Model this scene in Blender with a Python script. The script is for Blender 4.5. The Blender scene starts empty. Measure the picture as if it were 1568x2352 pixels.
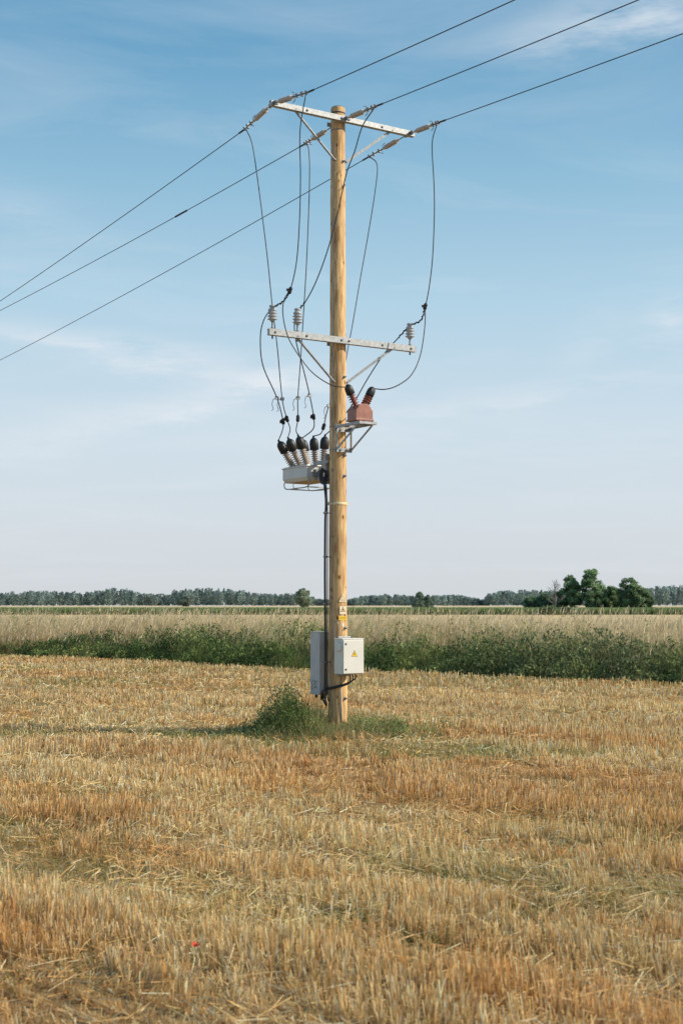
import bpy, math, numpy as np
from mathutils import Vector, Matrix
rng = np.random.default_rng(7)
scene = bpy.context.scene
COL = scene.collection
R = math.radians

# ------------------------------------------------------------ helpers
def V(*a): return np.array(a, float)
EA = V(.839, .545, 0); EL = V(.545, -.839, 0); EZ = V(0, 0, 1.)   # along cross-arm, along line, up
ZO = .16
CAMX, CAMD, CAMZ = .05, 19.5, 1.76

def nrm(v): return v / (np.linalg.norm(v) + 1e-12)
def frame(z):
    z = nrm(z); r = V(0, 0, 1) if abs(z[2]) < .9 else V(1, 0, 0)
    x = nrm(np.cross(r, z)); return x, np.cross(z, x), z

def catmull(P, k=8):
    P = [np.array(p, float) for p in P]
    Q = [2*P[0]-P[1]] + P + [2*P[-1]-P[-2]]
    out = []
    for i in range(1, len(Q)-2):
        for j in range(k):
            t = j/k
            out.append(.5*((2*Q[i]) + (-Q[i-1]+Q[i+1])*t + (2*Q[i-1]-5*Q[i]+4*Q[i+1]-Q[i+2])*t*t + (-Q[i-1]+3*Q[i]-3*Q[i+1]+Q[i+2])*t**3))
    out.append(P[-1]); return out

class MB:
    def __init__(s): s.v=[]; s.f=[]; s.m=[]; s.s=[]
    def add(s, vs, fs, mi=0, sm=False):
        o=len(s.v); s.v += [tuple(map(float,p)) for p in vs]
        for f in fs: s.f.append(tuple(i+o for i in f)); s.m.append(mi); s.s.append(sm)
    def box(s, c, size, ax=(EA, EL, EZ), mi=0):
        c=np.array(c,float); h=[q/2 for q in size]; vs=[]
        for k in (-1,1):
            for j in (-1,1):
                for i in (-1,1): vs.append(c+ax[0]*h[0]*i+ax[1]*h[1]*j+ax[2]*h[2]*k)
        fs=[(0,2,3,1),(4,5,7,6),(0,1,5,4),(2,6,7,3),(0,4,6,2),(1,3,7,5)]
        if np.dot(np.cross(ax[0],ax[1]),ax[2])<0: fs=[f[::-1] for f in fs]
        s.add(vs,fs,mi)
    def bar(s, p0, p1, w, t, side, mi=0):
        p0=np.array(p0,float);p1=np.array(p1,float); d=p1-p0; L=np.linalg.norm(d); d=d/L
        b=nrm(side-d*np.dot(side,d)); n=np.cross(d,b)
        s.box((p0+p1)/2,(L,t,w),(d,b,n),mi)
    def lathe(s, o, z, prof, seg=16, mi=0, sm=True, ribs=0, amp=0):
        x,y,z=frame(np.array(z,float)); o=np.array(o,float); vs=[]; n=len(prof)
        for r,h in prof:
            for i in range(seg):
                a=2*math.pi*i/seg; q=r*(1+(amp*math.cos(ribs*a) if ribs else 0)); vs.append(o+z*h+x*q*math.cos(a)+y*q*math.sin(a))
        fs=[(k*seg+i,k*seg+(i+1)%seg,(k+1)*seg+(i+1)%seg,(k+1)*seg+i) for k in range(n-1) for i in range(seg)]
        s.add(vs,fs,mi,sm)
        o0=len(s.v)-len(vs)
        s.f.append(tuple(o0+i for i in range(seg))[::-1]); s.m.append(mi); s.s.append(False)
        s.f.append(tuple(o0+(n-1)*seg+i for i in range(seg))); s.m.append(mi); s.s.append(False)
    def cyl(s,p0,p1,r,seg=12,mi=0,r1=None):
        p0=np.array(p0,float);p1=np.array(p1,float); L=np.linalg.norm(p1-p0)
        s.lathe(p0,p1-p0,[(r,0),(r if r1 is None else r1,L)],seg,mi)
    def tube(s,pts,r,seg=6,mi=0):
        pts=[np.array(p,float) for p in pts]; n=len(pts); vs=[]
        rr = r if hasattr(r,'__len__') else [r]*n
        px=None
        for i,p in enumerate(pts):
            t=nrm(pts[min(i+1,n-1)]-pts[max(i-1,0)])
            if px is None: x,y,_=frame(t)
            else: x=nrm(px-t*np.dot(px,t)); y=np.cross(t,x)
            px=x
            for k in range(seg):
                a=2*math.pi*k/seg; vs.append(p+rr[i]*(x*math.cos(a)+y*math.sin(a)))
        fs=[(i*seg+k,i*seg+(k+1)%seg,(i+1)*seg+(k+1)%seg,(i+1)*seg+k) for i in range(n-1) for k in range(seg)]
        fs.append(tuple(range(seg))[::-1]); fs.append(tuple((n-1)*seg+k for k in range(seg)))
        s.add(vs,fs,mi,True)
    def poly(s,O,pts,off,mi,u=EA,w=EZ,n=EL):
        s.add([np.array(O)+u*a+w*b+n*off for a,b in pts],[tuple(range(len(pts)))],mi)

def tag(o,label=None,category=None,group=None,kind=None):
    if label: o["label"]=label
    if category: o["category"]=category
    if group: o["group"]=group
    if kind: o["kind"]=kind
    return o

WL={}
def setparent(o,p,loc):
    WL[o.name]=tuple(loc)
    if p is not None:
        o.parent=p; o.matrix_parent_inverse=Matrix.Translation(Vector(WL[p.name])).inverted()

def mkobj(name,mb,mats,parent=None,bevel=0,**kw):
    me=bpy.data.meshes.new(name)
    v=np.array(mb.v); c=(v.min(0)+v.max(0))/2
    me.from_pydata([tuple(q) for q in (v-c)],[],mb.f)
    for m in mats: me.materials.append(m)
    me.polygons.foreach_set('material_index',mb.m); me.polygons.foreach_set('use_smooth',mb.s)
    me.update()
    o=bpy.data.objects.new(name,me); o.location=c; COL.objects.link(o); setparent(o,parent,c)
    if bevel:
        b=o.modifiers.new('bevel','BEVEL'); b.width=bevel; b.segments=2; b.limit_method='ANGLE'; b.angle_limit=R(50)
    return tag(o,**kw)

def empty(name,loc,**kw):
    o=bpy.data.objects.new(name,None); o.location=loc; o.empty_display_size=.3; COL.objects.link(o); WL[o.name]=tuple(loc); return tag(o,**kw)

def quadmesh(name,verts,cols,mat,parent=None,**kw):
    Q=len(verts); 
    if cols.ndim==2: cols=np.repeat(cols[:,None,:],4,1)
    me=bpy.data.meshes.new(name)
    c=verts.reshape(-1,3).mean(0); c[2]=0 if parent is None else c[2]
    me.vertices.add(Q*4); me.vertices.foreach_set('co',(verts.reshape(-1,3)-c).astype(np.float32).ravel())
    me.loops.add(Q*4); me.loops.foreach_set('vertex_index',np.arange(Q*4,dtype=np.int32))
    me.polygons.add(Q); me.polygons.foreach_set('loop_start',(np.arange(Q)*4).astype(np.int32))
    me.update(calc_edges=True)
    a=me.color_attributes.new('col','FLOAT_COLOR','POINT')
    a.data.foreach_set('color',np.concatenate([np.clip(cols.reshape(-1,3),0,.92),np.ones((Q*4,1))],1).astype(np.float32).ravel())
    me.materials.append(mat)
    o=bpy.data.objects.new(name,me); o.location=c; COL.objects.link(o); setparent(o,parent,c)
    return tag(o,**kw)

def vnoise(x,y,seed=0):
    xi=np.floor(x).astype(int); yi=np.floor(y).astype(int); xf=x-xi; yf=y-yi
    def h(a,b):
        q=np.sin(a*127.1+b*311.7+seed*74.7)*43758.5453; return q-np.floor(q)
    u=xf*xf*(3-2*xf); w=yf*yf*(3-2*yf)
    return (h(xi,yi)*(1-u)+h(xi+1,yi)*u)*(1-w)+(h(xi,yi+1)*(1-u)+h(xi+1,yi+1)*u)*w
def fbm(x,y,seed=0): return (vnoise(x,y,seed)*.55+vnoise(x*2.1,y*2.1,seed+1)*.3+vnoise(x*4.3,y*4.3,seed+2)*.15)
def sstep(a,b,x):
    t=np.clip((x-a)/(b-a),0,1); return t*t*(3-2*t)

def blades(base,h,w,lean,az,cols,segs=1,tip=.5,dark=.75):
    N=len(base); d=np.stack([np.cos(az),np.sin(az),np.zeros(N)],1)
    out=[];oc=[]
    def ring(t):
        c=base.copy(); c[:,2]+=h*t*(1-.15*t*np.clip(np.linalg.norm(lean,axis=1)/np.maximum(h,.01),0,1.5)); c[:,:2]+=lean*t**1.6
        ww=(w*(1-(1-tip)*t)/2)[:,None]
        return c-d*ww,c+d*ww
    for k in range(segs):
        t0=k/segs;t1=(k+1)/segs
        a,b=ring(t0);c2,d2=ring(t1)
        out.append(np.stack([a,b,d2,c2],1))
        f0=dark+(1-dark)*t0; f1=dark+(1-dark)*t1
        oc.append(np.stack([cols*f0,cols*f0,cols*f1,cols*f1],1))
    return np.concatenate(out),np.concatenate(oc)

def leaves(c,s,cols,up=0.,asp=.55):
    N=len(c); a=rng.normal(size=(N,3)); a[:,2]+=up; a/=np.linalg.norm(a,axis=1)[:,None]
    b=rng.normal(size=(N,3)); b=np.cross(a,b); b/=np.linalg.norm(b,axis=1)[:,None]
    s=np.asarray(s)[:,None]
    return np.stack([c-a*s,c+b*s*asp,c+a*s,c-b*s*asp],1),cols

# ------------------------------------------------------------ materials
def mat(name,base,rough=.6,metal=0.,var=.15,scale=8.,bump=0.,bscale=30.,stretch=(1,1,1),spec=.5):
    m=bpy.data.materials.new(name); m.use_nodes=True; n=m.node_tree.nodes; l=m.node_tree.links
    p=n['Principled BSDF']; p.inputs['Roughness'].default_value=rough; p.inputs['Metallic'].default_value=metal
    p.inputs['Specular IOR Level'].default_value=spec
    tc=n.new('ShaderNodeTexCoord'); mp=n.new('ShaderNodeMapping'); mp.inputs['Scale'].default_value=stretch
    l.new(tc.outputs['Object'],mp.inputs['Vector'])
    nz=n.new('ShaderNodeTexNoise'); nz.inputs['Scale'].default_value=scale; nz.inputs['Detail'].default_value=6
    l.new(mp.outputs[0],nz.inputs['Vector'])
    cr=n.new('ShaderNodeValToRGB'); cr.color_ramp.elements[0].position=.3; cr.color_ramp.elements[1].position=.7
    cr.color_ramp.elements[0].color=[c*(1-var) for c in base]+[1]; cr.color_ramp.elements[1].color=[min(1,c*(1+var)) for c in base]+[1]
    l.new(nz.outputs['Fac'],cr.inputs['Fac']); l.new(cr.outputs[0],p.inputs['Base Color'])
    if bump:
        n2=n.new('ShaderNodeTexNoise'); n2.inputs['Scale'].default_value=bscale; n2.inputs['Detail'].default_value=5
        l.new(mp.outputs[0],n2.inputs['Vector'])
        b=n.new('ShaderNodeBump'); b.inputs['Strength'].default_value=bump; b.inputs['Distance'].default_value=.01
        l.new(n2.outputs['Fac'],b.inputs['Height']); l.new(b.outputs[0],p.inputs['Normal'])
    return m

def foliage(name,trans=.25,rough=.6):
    m=bpy.data.materials.new(name); m.use_nodes=True; n=m.node_tree.nodes; l=m.node_tree.links
    p=n['Principled BSDF']; p.inputs['Roughness'].default_value=rough; p.inputs['Specular IOR Level'].default_value=.25
    at=n.new('ShaderNodeAttribute'); at.attribute_name='col'
    l.new(at.outputs['Color'],p.inputs['Base Color'])
    t=n.new('ShaderNodeBsdfTranslucent'); l.new(at.outputs['Color'],t.inputs['Color'])
    mx=n.new('ShaderNodeMixShader'); mx.inputs[0].default_value=trans
    l.new(p.outputs[0],mx.inputs[1]); l.new(t.outputs[0],mx.inputs[2]); l.new(mx.outputs[0],n['Material Output'].inputs['Surface'])
    return m

M_galv=mat('galvanised_steel',(.36,.37,.38),.5,.3,.22,25,.15,60)
M_galvd=mat('weathered_steel',(.20,.205,.215),.5,.4,.25,30,.2,60)
M_black=mat('black_rubber',(.014,.014,.016),.5,0,.3,10)
M_cable=mat('black_cable',(.018,.018,.022),.45,0,.3,10)
M_alu=mat('aluminium_conductor',(.035,.035,.04),.5,.4,.2,20)
M_porc=mat('grey_porcelain',(.42,.43,.45),.25,0,.08,20)
M_poly=mat('polymer_insulator',(.52,.47,.42),.5,0,.15,20)
M_bush=mat('bushing_sheds',(.38,.32,.28),.4,0,.18,20)
M_brown=mat('brown_resin',(.34,.14,.10),.4,0,.2,15,.1,40)
M_red=mat('red_resin_sheds',(.26,.08,.06),.35,0,.2,15)
M_tank=mat('tank_paint',(.62,.62,.60),.4,.0,.06,6,.05,30)
M_under=mat('tank_underside',(.50,.33,.13),.5,0,.2,10)  # warm reflected sunlight painted in as the underside's orange base colour
M_white=mat('cabinet_paint',(.72,.70,.64),.45,0,.05,5,.04,30)
M_grey=mat('cabinet_grey_paint',(.50,.50,.50),.5,0,.08,5,.05,30)
M_dark=mat('dark_metal',(.05,.05,.055),.5,.3,.2,20)
M_yellow=mat('sign_yellow',(.85,.55,.03),.5,0,.05,10)
M_orange=mat('sign_faded_orange',(.62,.42,.19),.6,0,.15,30)
M_signw=mat('sign_white',(.80,.72,.56),.5,0,.08,20)
M_ink=mat('sign_black',(.02,.02,.02),.5,0,.1,10)
M_strap=mat('plastic_strap',(.75,.62,.38),.5,0,.1,20)
M_bark=mat('bark',(.12,.10,.08),.9,0,.3,4,.3,10)
M_dead=mat('dead_bark',(.26,.23,.20),.9,0,.2,4)
M_leaf=foliage('leaves',.40)
M_weed=foliage('weed_leaves',.30)
M_grass=foliage('grass_blades',.38)
M_straw=foliage('straw',.32,.5)

def wood():
    m=bpy.data.materials.new('pole_wood'); m.use_nodes=True; n=m.node_tree.nodes; l=m.node_tree.links
    p=n['Principled BSDF']; p.inputs['Roughness'].default_value=.75; p.inputs['Specular IOR Level'].default_value=.2
    tc=n.new('ShaderNodeTexCoord')
    def nz(sc,stretch,det=6,dist=0):
        mp=n.new('ShaderNodeMapping'); mp.inputs['Scale'].default_value=stretch; l.new(tc.outputs['Object'],mp.inputs['Vector'])
        q=n.new('ShaderNodeTexNoise'); q.inputs['Scale'].default_value=sc; q.inputs['Detail'].default_value=det; q.inputs['Distortion'].default_value=dist
        l.new(mp.outputs[0],q.inputs['Vector']); return q
    def ramp(src,a,b,ca,cb):
        c=n.new('ShaderNodeValToRGB'); c.color_ramp.elements[0].position=a; c.color_ramp.elements[1].position=b
        c.color_ramp.elements[0].color=(*ca,1); c.color_ramp.elements[1].color=(*cb,1); l.new(src,c.inputs[0]); return c
    g=nz(34,(1,1,.12)); r1=ramp(g.outputs['Fac'],.34,.66,(.48,.285,.13),(.84,.58,.305))
    k=nz(2.6,(1,1,.6)); r2=ramp(k.outputs['Fac'],.35,.65,(.84,.80,.76),(1.12,1.09,1.03))
    mx=n.new('ShaderNodeMix'); mx.data_type='RGBA'; mx.blend_type='MULTIPLY'; mx.inputs[0].default_value=1
    l.new(r1.outputs[0],mx.inputs[6]); l.new(r2.outputs[0],mx.inputs[7])
    mp=n.new('ShaderNodeMapping'); mp.inputs['Scale'].default_value=(9,9,5.2); l.new(tc.outputs['Object'],mp.inputs['Vector'])
    vo=n.new('ShaderNodeTexVoronoi'); vo.inputs['Scale'].default_value=1; l.new(mp.outputs[0],vo.inputs['Vector'])
    kr=ramp(vo.outputs['Distance'],.10,.21,(.30,.21,.14),(1,1,1))
    m2=n.new('ShaderNodeMix'); m2.data_type='RGBA'; m2.blend_type='MULTIPLY'; m2.inputs[0].default_value=1
    l.new(mx.outputs[2],m2.inputs[6]); l.new(kr.outputs[0],m2.inputs[7])
    ck=nz(46,(1,1,.05),3); cr=ramp(ck.outputs['Fac'],.34,.40,(.32,.23,.16),(1,1,1))
    m3=n.new('ShaderNodeMix'); m3.data_type='RGBA'; m3.blend_type='MULTIPLY'; m3.inputs[0].default_value=.75
    l.new(m2.outputs[2],m3.inputs[6]); l.new(cr.outputs[0],m3.inputs[7]); l.new(m3.outputs[2],p.inputs['Base Color'])
    b=n.new('ShaderNodeBump'); b.inputs['Strength'].default_value=.7; b.inputs['Distance'].default_value=.010
    l.new(g.outputs['Fac'],b.inputs['Height']); l.new(b.outputs[0],p.inputs['Normal'])
    return m
M_wood=wood()

# ------------------------------------------------------------ ground
NV=V(.688,.726,0); UV=V(.726,-.688,0); P0=V(-1.3,20.1,0)
def tdist(x,y): return (x-P0[0])*NV[0]+(y-P0[1])*NV[1]+ .35*np.sin((x-y)*.21)+.25*np.sin((x-y)*.53+1)
def gz(x,y):
    t=np.clip((y-430)/450,0,1); return 1.95*t*t*(3-2*t)
def ground():
    ys=np.concatenate([np.linspace(-40,60,60),np.geomspace(64,3200,60)])
    xs=np.concatenate([-np.geomspace(2600,32,30),np.linspace(-30,30,40),np.geomspace(32,2600,30)])
    X,Y=np.meshgrid(xs,ys); Z=gz(X,Y)
    nx=len(xs);ny=len(ys)
    me=bpy.data.meshes.new('ground')
    fs=[(j*nx+i,j*nx+i+1,(j+1)*nx+i+1,(j+1)*nx+i) for j in range(ny-1) for i in range(nx-1)]
    me.from_pydata(list(zip(X.ravel(),Y.ravel(),Z.ravel())),[],fs)
    for p in me.polygons: p.use_smooth=True
    m=bpy.data.materials.new('field_ground'); m.use_nodes=True; n=m.node_tree.nodes; l=m.node_tree.links
    p=n['Principled BSDF']; p.inputs['Roughness'].default_value=.95; p.inputs['Specular IOR Level'].default_value=.1
    tc=n.new('ShaderNodeTexCoord')
    def noise(sc,det=8,rot=0,stretch=(1,1,1)):
        mp=n.new('ShaderNodeMapping'); mp.inputs['Scale'].default_value=stretch; mp.inputs['Rotation'].default_value=(0,0,rot)
        l.new(tc.outputs['Object'],mp.inputs['Vector'])
        q=n.new('ShaderNodeTexNoise'); q.inputs['Scale'].default_value=sc; q.inputs['Detail'].default_value=det; l.new(mp.outputs[0],q.inputs['Vector']); return q
    def ramp(src,els):
        c=n.new('ShaderNodeValToRGB'); e=c.color_ramp.elements
        while len(e)<len(els): e.new(.5)
        for q,(po,co) in zip(e,els): q.position=po; q.color=(*co,1)
        l.new(src,c.inputs[0]); return c
    def mix(f,a,b):
        q=n.new('ShaderNodeMix'); q.data_type='RGBA'; l.new(f,q.inputs[0]); l.new(a,q.inputs[6]); l.new(b,q.inputs[7]); return q.outputs[2]
    fine=noise(28); near=ramp(fine.outputs['Fac'],[(.32,(.08,.047,.022)),(.5,(.29,.18,.077)),(.7,(.60,.41,.19))])
    verge=ramp(noise(1.5).outputs['Fac'],[(.3,(.05,.07,.02)),(.7,(.16,.15,.06))])
    far=ramp(noise(.25,8,0,(.25,1,1)).outputs['Fac'],[(.3,(.55,.41,.20)),(.5,(.66,.49,.27)),(.7,(.78,.60,.36))])
    corn=ramp(noise(.2).outputs['Fac'],[(.3,(.06,.09,.03)),(.7,(.10,.13,.05))])
    ripe=ramp(noise(.01).outputs['Fac'],[(.3,(.60,.46,.26)),(.7,(.68,.54,.33))])
    dp=n.new('ShaderNodeVectorMath'); dp.operation='DOT_PRODUCT'; dp.inputs[1].default_value=tuple(NV); l.new(tc.outputs['Object'],dp.inputs[0])
    sx=n.new('ShaderNodeSeparateXYZ'); l.new(tc.outputs['Object'],sx.inputs[0])
    def step(src,a,b):
        q=n.new('ShaderNodeMapRange'); q.inputs['From Min'].default_value=a; q.inputs['From Max'].default_value=b; l.new(src,q.inputs['Value']); return q.outputs[0]
    T0=float(np.dot(P0,NV))
    gp=ramp(noise(.35,5,R(43),(.5,1.6,1)).outputs['Fac'],[(.48,(0,0,0)),(.68,(.6,.6,.6))])
    grn=ramp(fine.outputs['Fac'],[(.3,(.10,.10,.03)),(.7,(.38,.35,.14))])
    c=mix(gp.outputs[0],near.outputs[0],grn.outputs[0])
    c=mix(step(dp.outputs['Value'],T0-.2,T0+.6),c,verge.outputs[0])
    c=mix(step(dp.outputs['Value'],T0+9,T0+12),c,far.outputs[0])
    c=mix(step(sx.outputs['Y'],266,268),c,corn.outputs[0])
    c=mix(step(sx.outputs['Y'],432,436),c,ripe.outputs[0])
    l.new(c,p.inputs['Base Color'])
    b=n.new('ShaderNodeBump'); b.inputs['Strength'].default_value=.6; b.inputs['Distance'].default_value=.03
    l.new(fine.outputs['Fac'],b.inputs['Height']); l.new(b.outputs[0],p.inputs['Normal'])
    me.materials.append(m)
    o=bpy.data.objects.new('ground',me); COL.objects.link(o); tag(o,label="flat farmland with harvested stubble and distant fields",category="ground",kind="structure")
ground()

# ------------------------------------------------------------ stubble
def fan(n,d0,d1,m0=1.2,k=.3):
    D=np.sqrt(rng.uniform(d0*d0,d1*d1,n)); x=rng.uniform(-1,1,n)*(k*D+m0)+CAMX
    return x,D-CAMD
def st(x,y): return x*UV[0]+y*UV[1], x*NV[0]+y*NV[1]
def worn(x,y):
    return np.exp(-((y+.25-.06*x)/.75)**2)*sstep(.6,-.4,x)
def greenness(x,y):
    g=fbm(x*.35+3,y*.35,11)
    s,t=st(x,y)
    band=np.exp(-((t+2.0+.5*np.sin(x*.4))/.5)**2)*.26+np.exp(-((t+6.2+.4*np.sin(x*.5+1))/.45)**2)*.16+np.exp(-((t-5.5)/.6)**2)*.16+np.exp(-((t-10)/.8)**2)*.12
    return g+band+worn(x,y)*.14+.16*(fbm(x*2.2,y*2.2,13)-.5)
PAL=np.array([(.78,.505,.205),(.87,.64,.32),(.92,.79,.54),(.66,.385,.155),(.36,.21,.095)])
def strawcol(n,x,y):
    q=fbm(x*.5,y*.5,5); s,t=st(x,y); b=fbm(s*.12,t*.8,17)
    i=rng.choice(5,n,p=[.31,.29,.20,.13,.07]); c=PAL[i]*rng.uniform(.70,1.2,n)[:,None]
    c=c*(.84+.22*q+.32*b)[:,None]
    r=sstep(.50,.72,fbm(s*.3+7,t*.9,23))[:,None]; c=c*(1-r*V(.04,.17,.28))
    return c
def make_stubble():
    VS=[];CS=[]
    for d0,d1,n in [(4.3,9,110000),(9,16,140000),(16,28,145000),(28,56,125000)]:
        x,y=fan(n,d0,d1)
        s,t=st(x,y); fr=t/.17; off=(np.round(fr)-fr)*.17*.60
        x=x+off*NV[0]; y=y+off*NV[1]
        gx=np.round(x/.07)*.07;gy=np.round(y/.07)*.07; x=x*.6+gx*.4; y=y*.6+gy*.4
        keep=tdist(x,y)<rng.uniform(-.3,.2,n)
        p=fbm(x*1.7,y*1.7,3); bd=fbm(s*.14+2,t*1.3,61); cl_=fbm(x*5,y*5,91)
        keep&=((.30*p+.40*bd+.30*cl_)>rng.uniform(.34,.57,n))
        keep&=(np.hypot(x,y)>.2)
        x=x[keep];y=y[keep];p=p[keep];bd=bd[keep];cl_=cl_[keep];s=s[keep];t=t[keep];N=len(x);D=y+CAMD
        flat=.35*fbm(x*.8+9,y*.8,21)+.35*fbm(x*2.6,y*2.6,27)+.30*fbm(s*.2,t*1.1,29)
        h=(.030+.075*p+.085*bd+.06*(cl_-.4))*rng.uniform(.5,1.35,N); h=np.maximum(h,.02); h*=1-.6*sstep(.49,.40,flat); h*=1-.6*worn(x,y)
        w=np.maximum(.0042,D*.00050)*rng.uniform(.55,1.3,N)
        dirn=vnoise(x*.9,y*.9,33)*6.28*2
        ln=rng.normal(size=(N,2))*(.018+.10*np.clip(.53-flat,0,1))[:,None]+(np.stack([np.cos(dirn),np.sin(dirn)],1)*(.014+.22*np.clip(.48-flat,0,.3))[:,None])
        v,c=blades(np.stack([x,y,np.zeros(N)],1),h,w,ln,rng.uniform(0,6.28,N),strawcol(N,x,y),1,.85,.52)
        VS.append(v);CS.append(c)
    v=np.concatenate(VS);c=np.concatenate(CS)
    quadmesh('stubble',v,c,M_straw,label="cut golden cereal stubble standing in rows",category="stubble",kind="stuff")
    VS=[];CS=[]
    for d0,d1,n in [(4.3,9,28000),(9,16,42000),(16,30,52000),(30,54,38000)]:
        x,y=fan(n,d0,d1); s_,t_=st(x,y); pp=.35*fbm(x*.9+4,y*.9+2,31)+.35*fbm(x*3,y*3,37)+.30*fbm(s_*.2+3,t_*1.1,39); keep=(tdist(x,y)<-.1)&(pp>rng.uniform(.22,.70,n)); x=x[keep];y=y[keep];pp=pp[keep];N=len(x);D=y+CAMD
        L=rng.uniform(.03,.20,N); a=rng.normal(0,1.3,N)+vnoise(x*.9,y*.9,8)*6; 
        z0=rng.uniform(.005,.07,N); dz=rng.normal(0,.05,N)
        d=np.stack([np.cos(a),np.sin(a),dz/L],1)*L[:,None]/2
        w=np.maximum(.0038,D*.00046)[:,None]*rng.uniform(.6,1.3,N)[:,None]
        s=np.stack([-np.sin(a)*.6,np.cos(a)*.6,np.full(N,.7)],1)*w/2
        c0=np.stack([x,y,z0+.01],1)
        v=np.stack([c0-d-s,c0+d-s,c0+d+s,c0-d+s],1)
        VS.append(v);CS.append(strawcol(N,x,y)*1.0)
    quadmesh('loose_straw',np.concatenate(VS),np.repeat(np.concatenate(CS)[:,None,:],4,1),M_straw,label="loose dry straw lying over the stubble",category="straw",kind="stuff")
    VS=[];CS=[]
    for d0,d1,n in [(4.5,10,44000),(10,20,100000),(20,54,130000)]:
        x,y=fan(n,d0,d1); g=greenness(x,y); edge=np.exp(-((tdist(x,y)+.5)/1.0)**2)*.35
        keep=(tdist(x,y)<.2)&((g+edge)>rng.uniform(.48,.86,n)); x=x[keep];y=y[keep];N=len(x);D=y+CAMD
        h=rng.uniform(.03,.12,N); w=np.maximum(.005,D*.00055)*rng.uniform(.7,1.5,N)
        col=np.array([(.22,.27,.08)])*rng.uniform(.5,1.3,N)[:,None]+rng.uniform(0,.2,N)[:,None]*V(1,.75,.28)
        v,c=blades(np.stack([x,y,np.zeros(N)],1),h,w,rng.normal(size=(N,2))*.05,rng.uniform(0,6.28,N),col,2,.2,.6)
        VS.append(v);CS.append(c)
    quadmesh('field_grass',np.concatenate(VS),np.concatenate(CS),M_grass,label="green grass sprouting between the stubble rows",category="grass",kind="stuff")
make_stubble()

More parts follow.
